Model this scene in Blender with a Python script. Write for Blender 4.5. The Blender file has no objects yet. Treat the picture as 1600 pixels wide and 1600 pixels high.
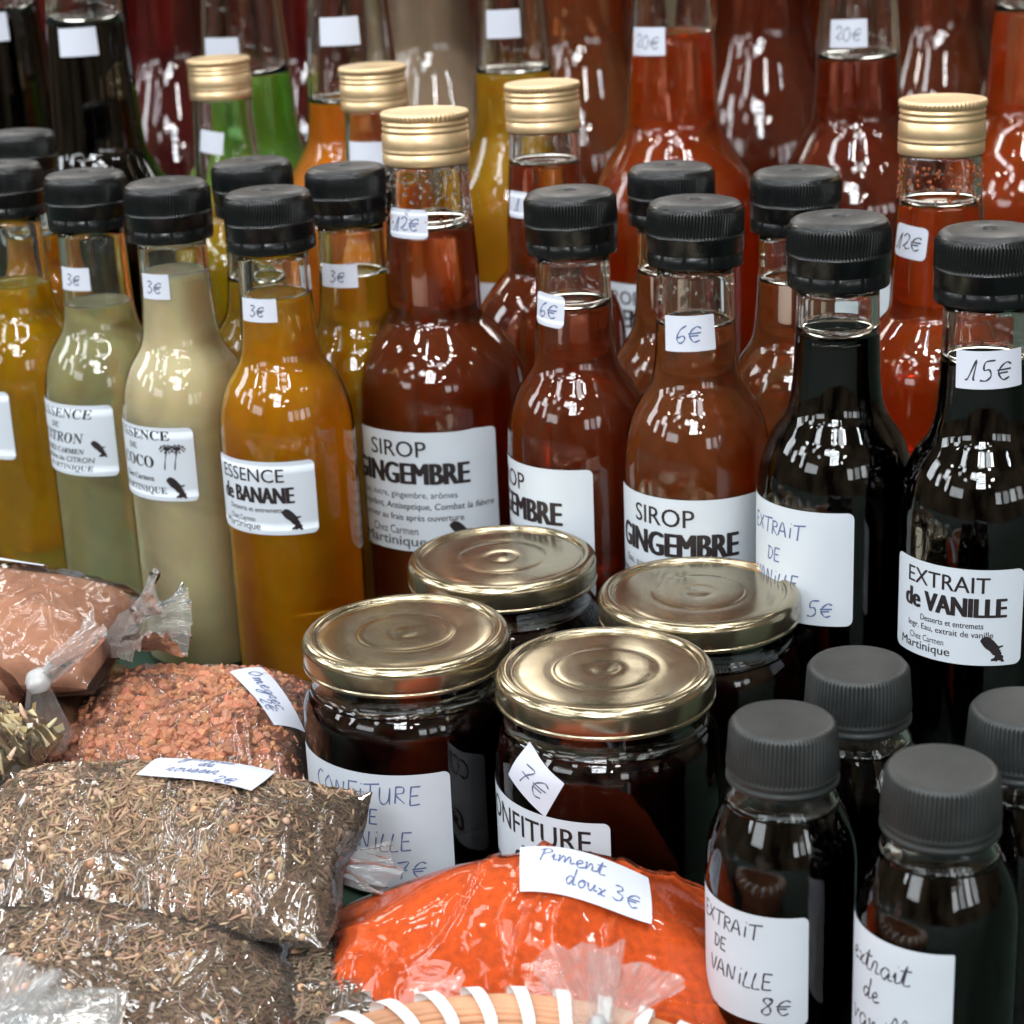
import bpy, bmesh, math, random
import numpy as np
from mathutils import Vector, Matrix, noise
random.seed(7); rng = np.random.default_rng(7)
scene = bpy.context.scene
COL = scene.collection
PI = math.pi

# ------------------------------------------------------------------ camera, world, lamps, exposure
CAM_H = 0.3263
RIGHT = Vector((0.99907737, -0.0138995, -0.0406351))      # camera axes in the world (from the photo's verticals and cap ellipses)
DOWN = Vector((-0.0429466, -0.323348, -0.945305))
FWD = Vector((0.0, 0.946178, -0.323647))
cam_data = bpy.data.cameras.new('camera')
cam = bpy.data.objects.new('camera', cam_data); COL.objects.link(cam)
R3 = Matrix((RIGHT, -DOWN, -FWD)).transposed()
cam.matrix_world = Matrix.Translation((0, 0, CAM_H)) @ R3.to_4x4()
cam_data.sensor_width = 36; cam_data.lens = 67.5
cam_data.clip_start = 0.02; cam_data.clip_end = 60
cam_data.dof.use_dof = True
cam_data.dof.focus_distance = 0.62
cam_data.dof.aperture_fstop = 21.0
scene.camera = cam

world = bpy.data.worlds.new('World'); scene.world = world; world.use_nodes = True
wn = world.node_tree.nodes; wl = world.node_tree.links
bg = wn['Background']
tc = wn.new('ShaderNodeTexCoord')
nz = wn.new('ShaderNodeTexNoise'); nz.inputs['Scale'].default_value = 2.2; nz.inputs['Detail'].default_value = 3
rp = wn.new('ShaderNodeValToRGB')
rp.color_ramp.elements[0].position = 0.36; rp.color_ramp.elements[0].color = (0.022, 0.017, 0.013, 1)
rp.color_ramp.elements[1].position = 0.68; rp.color_ramp.elements[1].color = (0.25, 0.19, 0.13, 1)
wl.new(tc.outputs['Generated'], nz.inputs['Vector']); wl.new(nz.outputs['Fac'], rp.inputs['Fac'])
wl.new(rp.outputs['Color'], bg.inputs['Color']); bg.inputs['Strength'].default_value = 1.0

TARGET = Vector((0.0, 0.66, 0.1))
def lamp(name, az, el, dist, w, h, radiance, color=(1, 1, 1), roll=0.0):
    """an opening or lamp of the market hall, or an added light: az from the camera side (0 = behind the camera, negative = left)"""
    a, e = math.radians(az), math.radians(el)
    d = Vector((math.sin(a) * math.cos(e), -math.cos(a) * math.cos(e), math.sin(e)))
    L = bpy.data.lights.new(name, 'AREA'); L.shape = 'RECTANGLE'; L.size = w; L.size_y = h
    L.energy = radiance * PI * w * h; L.color = color
    o = bpy.data.objects.new(name, L); COL.objects.link(o)
    o.matrix_world = Matrix.Translation(TARGET + d * dist) @ (d.to_track_quat('Z', 'Y').to_matrix() @ Matrix.Rotation(roll, 3, 'Z')).to_4x4()
    return o
COOL = (0.90, 0.96, 1.0)
# tall openings to the street on the left
for az, el, w_, h_ in ((-103, 24, .8, 1.3), (-84, 20, .35, .8), (-73, 30, .5, .7), (-66, 22, .25, 1.0)):
    lamp('market_opening_light', az, el, 4.0, w_, h_, 9.5, COOL)
lamp('market_opening_light', -78, 50, 4.0, 1.5, 0.25, 12, COOL)
# louvred window high behind the camera
for k in range(6):
    lamp('louvre_window_light', -10, 25 + k * 2.6, 4.0, 0.85, 0.085, 30, COOL)
# row of roof lights climbing to the right
for k in range(8):
    lamp('roof_light', 6 + k * 8, 45 + k * 4.2, 4.0, 0.20, 0.22, 34)
# a second row over the stall
for k in range(9):
    lamp('roof_light', -165 + k * 19, 58 + 9 * math.sin(k * .4), 4.0, 0.20, 0.20, 32)
# fluorescent tube
lamp('tube_light', -30, 66, 3.0, 0.07, 0.85, 40, (0.72, 0.87, 1.0), roll=0.3)
# added front fill, split into panels that reflect like window panes
lr = random.Random(19)
for k in range(9):
    lamp('front_fill_light', lr.uniform(-58, 12), lr.uniform(26, 56), 4.5, lr.uniform(.2, .75), lr.uniform(.15, .6), lr.uniform(5, 13), COOL, roll=lr.uniform(-.5, .5))
# small lights added at random to put sparkles on the glass
for i in range(26):
    lamp('sparkle_light', lr.uniform(-130, 130), lr.uniform(22, 84), lr.uniform(3.2, 4.5), *(lr.choice(((.10, .10), (.13, .13), (.06, .30), (.30, .07)))), 55, (1.0, .97, .92) if lr.random() < .5 else COOL, roll=lr.uniform(-.6, .6))
# added soft fill from the front, low on the left
lamp('low_left_fill_light', -48, 17, 4.5, 1.5, 0.7, 4.2, COOL)
for i in range(5):  # added overhead fill, cut into strips, to brighten upward faces
    lamp('overhead_fill_light', 96 + i * 22, 66 + (i % 2) * 5, 4.0, 0.16, 1.1, 9, COOL, roll=0.4)
for i in range(4):  # added front fill, low on the right, in panels of uneven strength
    lamp('low_right_fill_light', 14 + i * 11, 13, 5.0, 0.62, 0.9, (4.5, 2.5, 5.0, 3.0)[i], COOL)
# daylight from the far side of the hall
for i in range(5):
    lamp('far_side_opening_light', 140 + i * 20, 27 + (i % 2) * 5, 4.5, 0.75, 0.9, (9, 7, 5, 7, 9)[i], (1.0, 0.97, 0.92))

scene.view_settings.view_transform = 'Standard'; scene.view_settings.look = 'None'
scene.view_settings.exposure = 0.18; scene.view_settings.gamma = 1.0
scene.view_settings.use_curve_mapping = False
scene.render.engine = 'CYCLES'
cy = scene.cycles
cy.max_bounces = 16; cy.transmission_bounces = 14; cy.glossy_bounces = 6; cy.diffuse_bounces = 3
cy.transparent_max_bounces = 28; cy.volume_bounces = 0
cy.sample_clamp_indirect = 6.0; cy.blur_glossy = 0.6
cy.use_denoising = True
try: cy.denoiser = 'OPENIMAGEDENOISE'
except Exception: pass

# ------------------------------------------------------------------ helpers
def at(u, v, z):
    """world point where the photo's pixel (u, v) meets the level z"""
    r = RIGHT * ((u - 800) / 3000) + DOWN * ((v - 800) / 3000) + FWD
    t = (z - CAM_H) / r.z
    return Vector((0, 0, CAM_H)) + r * t
def along(u, v, d):
    """world point d metres deep along the ray of the photo's pixel (u, v)"""
    return Vector((0, 0, CAM_H)) + (RIGHT * ((u - 800) / 3000) + DOWN * ((v - 800) / 3000) + FWD) * d
def link(o, parent=None):
    COL.objects.link(o)
    if parent is not None: o.parent = parent
    return o
def thing(name, label, cat, loc=(0, 0, 0), rz=0.0, group=None):
    o = bpy.data.objects.new(name, None); o.empty_display_size = 0.02
    COL.objects.link(o); o.location = loc; o.rotation_euler = (0, 0, rz)
    o['label'] = label; o['category'] = cat
    if group: o['group'] = group
    return o
def mesh(name, verts, faces, mats, smooth=True, fmat=None, colors=None):
    me = bpy.data.meshes.new(name)
    me.from_pydata([tuple(v) for v in verts], [], [tuple(f) for f in faces])
    for m in (mats if isinstance(mats, (list, tuple)) else [mats]): me.materials.append(m)
    if smooth: me.polygons.foreach_set('use_smooth', [True] * len(me.polygons))
    if fmat is not None: me.polygons.foreach_set('material_index', fmat)
    if colors is not None:
        ca = me.color_attributes.new('tint', 'FLOAT_COLOR', 'POINT')
        ca.data.foreach_set('color', np.asarray(colors, dtype=np.float32).ravel())
    me.update()
    return me
def put(name, me, parent=None):
    return link(bpy.data.objects.new(name, me), parent)
def lathe(prof, n=64, cap_start=False, cap_end=False, rib=None):
    """rings of (r, z); rib(k, ring index) gives a radius offset"""
    V, F = [], []
    for i, (r, z) in enumerate(prof):
        for k in range(n):
            a = 2 * PI * k / n
            rr = r + (rib(k, i) if rib else 0)
            V.append((rr * math.sin(a), -rr * math.cos(a), z))
    for i in range(len(prof) - 1):
        for k in range(n):
            k2 = (k + 1) % n
            F.append((i * n + k, i * n + k2, (i + 1) * n + k2, (i + 1) * n + k))
    if cap_start: F.append(tuple(range(n - 1, -1, -1)))
    if cap_end: F.append(tuple((len(prof) - 1) * n + k for k in range(n)))
    return V, F
def spline(pts, per=6):
    """Catmull-Rom through points"""
    P = [np.array(p, float) for p in pts]
    if len(P) < 3: return P
    out = []
    for i in range(len(P) - 1):
        p0 = P[i - 1] if i else 2 * P[0] - P[1]
        p1, p2 = P[i], P[i + 1]
        p3 = P[i + 2] if i + 2 < len(P) else 2 * P[-1] - P[-2]
        for k in range(per):
            t = k / per
            out.append(0.5 * ((2 * p1) + (p2 - p0) * t + (2 * p0 - 5 * p1 + 4 * p2 - p3) * t * t + (3 * p1 - p0 - 3 * p2 + p3) * t ** 3))
    out.append(P[-1])
    return out

# ------------------------------------------------------------------ materials
def nodemat(name):
    m = bpy.data.materials.new(name); m.use_nodes = True
    nt = m.node_tree; nt.nodes.clear()
    out = nt.nodes.new('ShaderNodeOutputMaterial')
    return m, nt, out
def principled(name, color, rough=0.5, metal=0.0, spec=0.5, noise_scale=0, noise_amt=0.0, bump=0.0, bump_scale=400, attr=False, sheen=0, trans=0, coat=0, rough_var=0.0):
    m, nt, out = nodemat(name)
    N, L = nt.nodes, nt.links
    p = N.new('ShaderNodeBsdfPrincipled'); L.new(p.outputs[0], out.inputs[0])
    p.inputs['Base Color'].default_value = (*color, 1); p.inputs['Roughness'].default_value = rough
    p.inputs['Metallic'].default_value = metal; p.inputs['Specular IOR Level'].default_value = spec
    p.inputs['Coat Weight'].default_value = coat
    t = N.new('ShaderNodeTexCoord')
    if attr:
        a = N.new('ShaderNodeVertexColor'); a.layer_name = 'tint'
        L.new(a.outputs['Color'], p.inputs['Base Color'])
    elif noise_amt:
        n = N.new('ShaderNodeTexNoise'); n.inputs['Scale'].default_value = noise_scale; n.inputs['Detail'].default_value = 5
        L.new(t.outputs['Object'], n.inputs['Vector'])
        r = N.new('ShaderNodeValToRGB')
        r.color_ramp.elements[0].position = 0.3; r.color_ramp.elements[1].position = 0.7
        r.color_ramp.elements[0].color = (*[c * (1 - noise_amt) for c in color], 1)
        r.color_ramp.elements[1].color = (*[min(1, c * (1 + noise_amt)) for c in color], 1)
        L.new(n.outputs['Fac'], r.inputs['Fac']); L.new(r.outputs['Color'], p.inputs['Base Color'])
    if rough_var:
        n2 = N.new('ShaderNodeTexNoise'); n2.inputs['Scale'].default_value = 160; n2.inputs['Detail'].default_value = 4
        L.new(t.outputs['Object'], n2.inputs['Vector'])
        mr = N.new('ShaderNodeMapRange'); mr.inputs['To Min'].default_value = max(0, rough - rough_var); mr.inputs['To Max'].default_value = rough + rough_var
        L.new(n2.outputs['Fac'], mr.inputs['Value']); L.new(mr.outputs[0], p.inputs['Roughness'])
    if bump:
        n = N.new('ShaderNodeTexNoise'); n.inputs['Scale'].default_value = bump_scale; n.inputs['Detail'].default_value = 4
        L.new(t.outputs['Object'], n.inputs['Vector'])
        b = N.new('ShaderNodeBump'); b.inputs['Strength'].default_value = bump; b.inputs['Distance'].default_value = 0.0006
        L.new(n.outputs['Fac'], b.inputs['Height']); L.new(b.outputs[0], p.inputs['Normal'])
    return m
def fresnel_skin(name, ior=1.5, haze=0.0, haze_col=(0.8, 0.82, 0.84), rough=0.0, bump=0.0, bump_scale=120, tint=(1, 1, 1)):
    """thin clear skin: passes light straight through, mirrors by Fresnel, optional whitish haze"""
    m, nt, out = nodemat(name); N, L = nt.nodes, nt.links
    tr = N.new('ShaderNodeBsdfTransparent'); tr.inputs[0].default_value = (*tint, 1)
    gl = N.new('ShaderNodeBsdfGlossy'); gl.inputs['Roughness'].default_value = rough; gl.inputs[0].default_value = (1, 1, 1, 1)
    fr = N.new('ShaderNodeFresnel'); fr.inputs['IOR'].default_value = ior
    mx = N.new('ShaderNodeMixShader'); L.new(fr.outputs[0], mx.inputs[0])
    src = tr
    if haze:
        df = N.new('ShaderNodeBsdfDiffuse'); df.inputs[0].default_value = (*haze_col, 1)
        tl = N.new('ShaderNodeBsdfTranslucent'); tl.inputs[0].default_value = (*haze_col, 1)
        dm = N.new('ShaderNodeMixShader'); dm.inputs[0].default_value = 0.4
        L.new(df.outputs[0], dm.inputs[1]); L.new(tl.outputs[0], dm.inputs[2])
        hz = N.new('ShaderNodeMixShader'); hz.inputs[0].default_value = haze
        L.new(tr.outputs[0], hz.inputs[1]); L.new(dm.outputs[0], hz.inputs[2]); src = hz
    L.new(src.outputs[0], mx.inputs[1]); L.new(gl.outputs[0], mx.inputs[2]); L.new(mx.outputs[0], out.inputs[0])
    if bump:
        t = N.new('ShaderNodeTexCoord'); n = N.new('ShaderNodeTexNoise'); n.inputs['Scale'].default_value = bump_scale; n.inputs['Detail'].default_value = 3
        n.inputs['Distortion'].default_value = 1.5
        L.new(t.outputs['Object'], n.inputs['Vector'])
        b = N.new('ShaderNodeBump'); b.inputs['Strength'].default_value = bump; b.inputs['Distance'].default_value = 0.002
        L.new(n.outputs['Fac'], b.inputs['Height']); L.new(b.outputs[0], gl.inputs['Normal']); L.new(b.outputs[0], fr.inputs['Normal'])
    return m
def real_glass(name, color=(0.97, 0.98, 0.97), ior=1.5):
    m, nt, out = nodemat(name)
    g = nt.nodes.new('ShaderNodeBsdfGlass'); g.inputs['Color'].default_value = (*color, 1); g.inputs['IOR'].default_value = ior; g.inputs['Roughness'].default_value = 0
    nt.links.new(g.outputs[0], out.inputs[0]); return m
def liquid(name, absorb, density, turb=0.2, body=(0.4, 0.1, 0.02), ior=1.34, depth=0.010):
    """clear tinted liquid (refraction + absorption) with suspended matter that scatters light inside it"""
    m, nt, out = nodemat(name); N, L = nt.nodes, nt.links
    g = N.new('ShaderNodeBsdfGlass'); g.inputs['IOR'].default_value = ior; g.inputs['Roughness'].default_value = 0.0
    d = N.new('ShaderNodeSubsurfaceScattering'); d.falloff = 'RANDOM_WALK'
    d.inputs['Color'].default_value = (*body, 1); d.inputs['Scale'].default_value = depth
    d.inputs['Radius'].default_value = (1.0, 0.55, 0.25)
    t = N.new('ShaderNodeTexCoord'); n = N.new('ShaderNodeTexNoise'); n.inputs['Scale'].default_value = 28; n.inputs['Detail'].default_value = 3; n.inputs['Distortion'].default_value = 1.2
    L.new(t.outputs['Object'], n.inputs['Vector'])
    mr = N.new('ShaderNodeMapRange'); mr.inputs['From Min'].default_value = 0.3; mr.inputs['From Max'].default_value = 0.7
    mr.inputs['To Min'].default_value = turb * 0.82; mr.inputs['To Max'].default_value = min(1, turb * 1.18)
    L.new(n.outputs['Fac'], mr.inputs['Value'])
    mx = N.new('ShaderNodeMixShader'); L.new(mr.outputs[0], mx.inputs[0])
    L.new(g.outputs[0], mx.inputs[1]); L.new(d.outputs[0], mx.inputs[2]); L.new(mx.outputs[0], out.inputs[0])
    va = N.new('ShaderNodeVolumeAbsorption'); va.inputs[0].default_value = (*absorb, 1); va.inputs[1].default_value = density
    L.new(va.outputs[0], out.inputs['Volume'])
    return m
M_SKIN = fresnel_skin('clear_glass_wall', 1.52, bump=0.10, bump_scale=34)
M_GLASS = real_glass('clear_glass')
M_CAP = principled('black_plastic', (0.005, 0.006, 0.0065), 0.24, spec=0.36, bump=0.05, bump_scale=700, rough_var=0.10)
M_CAPTOP = principled('black_plastic_satin', (0.014, 0.015, 0.016), 0.40, spec=0.5, noise_scale=420, noise_amt=.6, bump=0.12, bump_scale=1400, rough_var=0.12)
M_CAPDUST = principled('grey_black_plastic', (0.021, 0.024, 0.024), 0.42, spec=0.45, noise_scale=90, noise_amt=0.3, bump=0.12, bump_scale=1200, rough_var=.1)
M_GOLDCAP = principled('gold_aluminium', (0.82, 0.60, 0.35), 0.40, metal=0.80, rough_var=0.1, bump=0.06, bump_scale=300)
M_LID = principled('gold_lid_lacquer', (0.41, 0.35, 0.235), 0.20, metal=0.94, rough_var=0.10, bump=0.10, bump_scale=45)
M_PAPER = principled('label_paper', (0.57, 0.62, 0.68), 0.5, spec=0.3, noise_scale=45, noise_amt=0.035, bump=0.22, bump_scale=60)
M_TAG = principled('price_sticker_paper', (0.60, 0.63, 0.72), 0.55, spec=0.3)
M_INK = principled('black_print', (0.018, 0.013, 0.015), 0.5, noise_scale=900, noise_amt=0.5)
M_INKGREY = principled('thin_black_print', (0.05, 0.045, 0.05), 0.5)
M_PENB = principled('blue_pen', (0.10, 0.14, 0.30), 0.5)
M_PENK = principled('black_pen', (0.035, 0.035, 0.05), 0.5)
M_PEND = principled('grey_blue_pen', (0.12, 0.13, 0.20), 0.5)
LQ = {
    'ginger': liquid('ginger_syrup', (0.84, 0.40, 0.13), 38, 0.15, (0.58, 0.125, 0.030)),
    'gingerlight': liquid('ginger_syrup_amber', (0.90, 0.54, 0.17), 30, 0.14, (0.70, 0.24, 0.065)),
    'gingerred': liquid('ginger_syrup_red', (0.92, 0.36, 0.05), 36, 0.20, (0.82, 0.155, 0.014)),
    'banana': liquid('banana_essence', (0.99, 0.76, 0.04), 30, 0.33, (0.98, 0.46, 0.012)),
    'amber': liquid('amber_essence', (0.98, 0.78, 0.08), 30, 0.22, (0.97, 0.50, 0.02)),
    'coco': liquid('coconut_essence', (0.95, 0.91, 0.74), 9, 0.58, (0.93, 0.81, 0.53)),
    'lemon': liquid('lemon_essence', (0.98, 0.94, 0.58), 6, 0.22, (0.97, 0.87, 0.48)),
    'yellowgreen': liquid('yellow_green_essence', (0.97, 0.86, 0.05), 26, 0.22, (0.94, 0.60, 0.02)),
    'vanilla': liquid('vanilla_extract', (0.36, 0.10, 0.03), 260, 0.02, (0.02, 0.008, 0.005)),
    'jam': liquid('dark_jam', (0.42, 0.03, 0.03), 130, 0.16, (0.045, 0.008, 0.008)),
    'deepred': liquid('deep_red_syrup', (0.78, 0.24, 0.08), 50, 0.20, (0.44, 0.075, 0.024)),
    'brownred': liquid('brown_red_syrup', (0.78, 0.26, 0.10), 46, 0.20, (0.46, 0.11, 0.04)),
    'orange': liquid('orange_syrup', (0.98, 0.52, 0.03), 45, 0.40, (0.94, 0.32, 0.016)),
    'green': liquid('green_syrup', (0.34, 0.90, 0.12), 26, 0.36, (0.42, 0.76, 0.14)),
    'yellow': liquid('yellow_syrup', (0.98, 0.82, 0.06), 28, 0.28, (0.92, 0.58, 0.04)),
    'beige': liquid('milky_brown_punch', (0.75, 0.6, 0.45), 60, 0.55, (0.50, 0.38, 0.27)),
    'maroon': liquid('maroon_syrup', (0.72, 0.07, 0.06), 60, 0.20, (0.38, 0.030, 0.032)),
    'black': liquid('black_syrup', (0.2, 0.1, 0.1), 300, 0.03, (0.01, 0.008, 0.01)),
}

# ------------------------------------------------------------------ table
V = [(-1.6, -0.6, 0), (1.6, -0.6, 0), (1.6, 2.6, 0), (-1.6, 2.6, 0)]
tb = put('table_cloth_surface', mesh('table_cloth_surface', V, [(0, 1, 2, 3)], principled('dark_green_cloth', (0.010, 0.030, 0.018), 0.75, noise_scale=40, noise_amt=0.5, bump=0.3)))
tb['kind'] = 'structure'; tb['label'] = 'dark green cloth covering the stall table'

# ------------------------------------------------------------------ lettering
_tcache = {}
def text_shape(txt, bold=0.0, shear=0.0):
    key = (txt, bold, shear)
    if key not in _tcache:
        cu = bpy.data.curves.new('lettering', 'FONT'); cu.body = txt; cu.offset = bold; cu.shear = shear; cu.resolution_u = 3
        cu.size = 1.0
        o = bpy.data.objects.new('lettering', cu); COL.objects.link(o)
        dg = bpy.context.evaluated_depsgraph_get()
        me = bpy.data.meshes.new_from_object(o.evaluated_get(dg))
        bpy.data.objects.remove(o); bpy.data.curves.remove(cu)
        v = np.array([tuple(x.co)[:2] for x in me.vertices]) if len(me.vertices) else np.zeros((1, 2))
        f = [tuple(p.vertices) for p in me.polygons]
        bpy.data.meshes.remove(me)
        _tcache[key] = (v, f)
    return _tcache[key]
CAPH = None
def line(txt, cx, base, cap, width, bold=0.0, shear=0.0):
    """2D triangles of one line: centred at cx, baseline at base, cap height cap, total width width (all in mm)"""
    global CAPH
    if CAPH is None: CAPH = text_shape('H')[0][:, 1].max()
    v, f = text_shape(txt, 0.0, shear)
    x0, x1 = v[:, 0].min(), v[:, 0].max()
    w = np.empty_like(v)
    w[:, 0] = cx + ((v[:, 0] - (x0 + x1) / 2) / (x1 - x0)) * width
    w[:, 1] = base + v[:, 1] / CAPH * cap
    if not bold: return w, f
    d = (.42 if bold > .03 else .14) * cap / 6; W, F = [], []
    reps = [(-1, 0), (-.5, .25), (0, -.25), (.5, .25), (1, 0)] if bold > .03 else [(-.6, 0), (.6, 0)]
    for k, (ox, oy) in enumerate(reps):
        W.append(np.column_stack([w[:, 0] + ox * d, w[:, 1] + oy * d * .5, np.full(len(w), k * .006)]))
        F += [tuple(i + k * len(w) for i in q) for q in f]
    return np.concatenate(W), F
def flat_to_surface(parts, mapping, name, mat, parent, step=1.3):
    """parts = [(verts2d mm, faces)]; cut into narrow strips so it follows the curve, then mapped"""
    bm = bmesh.new()
    for v, f in parts:
        vs = [bm.verts.new((p[0], p[1], p[2] if len(p) > 2 else 0)) for p in v]
        for q in f:
            try: bm.faces.new([vs[i] for i in q])
            except ValueError: pass
    xs = [v.co.x for v in bm.verts]
    if not xs: bm.free(); return
    x = min(xs) + step
    while x < max(xs):
        bmesh.ops.bisect_plane(bm, geom=bm.verts[:] + bm.edges[:] + bm.faces[:], dist=1e-5, plane_co=(x, 0, 0), plane_no=(1, 0, 0))
        x += step
    for v in bm.verts: v.co = mapping(v.co.x * 1e-3, v.co.y * 1e-3, v.co.z * 1e-3)
    me = bpy.data.meshes.new(name); bm.to_mesh(me); bm.free(); me.materials.append(mat)
    return put(name, me, parent)
MARTINIQUE = [(-1.0, 1.0), (-.75, 1.18), (-.45, 1.15), (-.25, 1.0), (-.05, .82), (.1, .62), (.2, .5), (.32, .36), (.62, .42), (.72, .3), (.45, .22), (.36, .1), (.52, .0), (.45, -.1), (.6, -.2), (.55, -.36), (.75, -.5), (.7, -.72), (.82, -.92), (.62, -1.02), (.5, -.86), (.3, -.84), (.2, -.95), (.0, -.86), (-.18, -.92), (-.25, -.76), (-.1, -.66), (.04, -.58), (.06, -.42), (-.1, -.36), (-.22, -.2), (-.36, -.02), (-.6, .14), (-.8, .34), (-.98, .6), (-1.1, .8)]
def island(cx, cy, s):
    v = np.array(MARTINIQUE) * s + np.array([cx, cy])
    c = len(v)
    from mathutils.geometry import tessellate_polygon
    tris = tessellate_polygon([[Vector((p[0], p[1], 0)) for p in v]])
    return v, [tuple(t) for t in tris]
def ribbon(strokes, width):
    """pen strokes as flat ribbons"""
    V, F = [], []
    for s in strokes:
        P = spline(s, 5)
        if len(P) < 2: continue
        b = len(V)
        for i, p in enumerate(P):
            t = P[min(i + 1, len(P) - 1)] - P[max(i - 1, 0)]
            n = np.array([-t[1], t[0]]); n = n / (np.linalg.norm(n) + 1e-9)
            w = width * (0.42 + 0.12 * math.sin(i * 0.9))
            V += [p + n * w, p - n * w]
        for i in range(len(P) - 1): F.append((b + 2 * i, b + 2 * i + 1, b + 2 * i + 3, b + 2 * i + 2))
    return np.array(V), F
G = {  # handwriting: strokes in a box one capital high
    '0': (.7, [[(.4, 1), (.1, .7), (.1, .25), (.35, 0), (.6, .25), (.6, .7), (.4, 1)]]),
    '1': (.5, [[(-.1, .0), (.05, .1), (.38, 1.0), (.3, .1), (.38, .0)]]),
    '2': (.7, [[(.1, .75), (.3, 1), (.55, .8), (.4, .4), (.12, .12), (.25, .2), (.4, .02), (.7, .1)]]),
    '3': (.7, [[(.1, .92), (.4, 1), (.5, .78), (.25, .55), (.55, .4), (.5, .1), (.25, .0), (.05, .12)]]),
    '5': (.8, [[(.75, 1.02), (.3, .95), (.25, .55), (.5, .55), (.6, .25), (.4, 0), (.1, .02)]]),
    '6': (.7, [[(.6, 1), (.25, .7), (.1, .25), (.3, 0), (.55, .2), (.45, .42), (.15, .28)]]),
    '7': (.75, [[(.1, .9), (.65, .95), (.4, .5), (.3, 0)], [(.15, .5), (.6, .5)]]),
    '8': (.7, [[(.55, .85), (.3, 1), (.15, .78), (.5, .4), (.5, .1), (.28, 0), (.1, .2), (.4, .55), (.6, .85), (.45, 1)]]),
    '€': (.9, [[(.75, .75), (.5, .85), (.2, .6), (.15, .3), (.4, .0), (.7, .1)], [(.05, .48), (.75, .52)], [(.1, .34), (.6, .36)]]),
    'E': (.7, [[(.15, 1), (.12, .5), (.12, 0)], [(.12, 1), (.6, 1.0)], [(.12, .5), (.5, .52)], [(.12, 0), (.6, .03)]]),
    'X': (.75, [[(.1, .9), (.6, .0)], [(.65, .95), (.05, 0)]]),
    'T': (.8, [[(.4, .95), (.35, .0)], [(.02, .95), (.85, 1.05)]]),
    'R': (.7, [[(.15, .95), (.12, 0)], [(.12, .92), (.5, .9), (.5, .6), (.15, .5), (.6, .0)]]),
    'A': (.75, [[(.02, 0), (.35, .95), (.65, 0)], [(.12, .35), (.6, .35)]]),
    'I': (.35, [[(.2, .7), (.17, 0)], [(.22, .95), (.24, 1.0)]]),
    'D': (.75, [[(.2, .9), (.15, 0)], [(.05, .9), (.5, .85), (.62, .45), (.4, .05), (.1, 0)]]),
    'V': (.65, [[(.05, .9), (.3, 0), (.6, .95)]]),
    'N': (.75, [[(.1, 0), (.15, .9), (.5, .05), (.62, .95)]]),
    'L': (.55, [[(.25, 1), (.12, .4), (.12, .02), (.5, .03)]]),
    'C': (.7, [[(.6, .85), (.35, .95), (.1, .5), (.3, .02), (.62, .1)]]),
    'O': (.8, [[(.4, .95), (.1, .5), (.35, .02), (.65, .4), (.4, .95)]]),
    'F': (.65, [[(.15, .95), (.12, 0)], [(.1, .95), (.65, 1)], [(.12, .52), (.5, .54)]]),
    'U': (.75, [[(.1, .9), (.1, .25), (.3, .0), (.55, .25), (.6, .9), (.6, .0)]]),
    'M': (.9, [[(.08, 0), (.15, .9), (.4, .3), (.65, .95), (.75, 0)]]),
    'a': (.55, [[(.45, .42), (.25, .5), (.08, .25), (.25, .0), (.44, .35), (.42, .05), (.58, .08)]]),
    'b': (.5, [[(.05, .1), (.25, .8), (.2, 1), (.1, .6), (.12, .05), (.35, .08), (.4, .35), (.55, .4)]]),
    'c': (.45, [[(.4, .42), (.2, .48), (.08, .2), (.22, 0), (.48, .1)]]),
    'd': (.6, [[(.42, .42), (.22, .5), (.08, .22), (.25, 0), (.46, .5), (.52, 1.05), (.44, .1), (.62, .08)]]),
    'e': (.45, [[(.05, .15), (.35, .35), (.25, .5), (.1, .3), (.2, .0), (.5, .12)]]),
    'g': (.55, [[(.45, .42), (.22, .48), (.1, .2), (.3, .05), (.45, .4), (.38, -.4), (.15, -.45), (.2, -.15), (.58, .1)]]),
    'h': (.55, [[(.05, .1), (.3, .9), (.2, 1.0), (.12, 0), (.3, .45), (.4, .3), (.4, .02), (.58, .08)]]),
    'i': (.3, [[(.05, .2), (.15, .45), (.15, .05), (.32, .08)], [(.2, .72), (.23, .74)]]),
    'l': (.32, [[(.02, .1), (.28, .8), (.2, 1.05), (.1, .7), (.14, .05), (.34, .08)]]),
    'm': (.8, [[(.05, .4), (.12, .45), (.1, 0), (.25, .45), (.36, .3), (.36, 0), (.52, .45), (.62, .3), (.62, .02), (.82, .08)]]),
    'n': (.55, [[(.05, .4), (.12, .45), (.1, 0), (.28, .45), (.38, .3), (.38, .02), (.58, .08)]]),
    'o': (.5, [[(.25, .48), (.08, .22), (.25, 0), (.42, .25), (.25, .48), (.5, .42)]]),
    'r': (.42, [[(.02, .1), (.15, .5), (.3, .42), (.26, .05), (.45, .08)]]),
    's': (.42, [[(.02, .08), (.25, .5), (.32, .15), (.15, 0), (.44, .1)]]),
    't': (.4, [[(.05, .1), (.25, .9), (.16, .1), (.42, .08)], [(.02, .62), (.42, .68)]]),
    'u': (.55, [[(.05, .42), (.1, .1), (.25, 0), (.42, .42), (.4, .05), (.58, .08)]]),
    'x': (.45, [[(.05, .4), (.2, .35), (.25, .05), (.45, .05)], [(.42, .45), (.08, .0)]]),
    'v': (.5, [[(.05, .42), (.15, .4), (.22, .02), (.42, .42), (.52, .38)]]),
    'P': (.6, [[(.2, .95), (.1, 0)], [(.0, .8), (.35, 1.0), (.55, .75), (.18, .5)]]),
    ' ': (.35, []),
}
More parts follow.
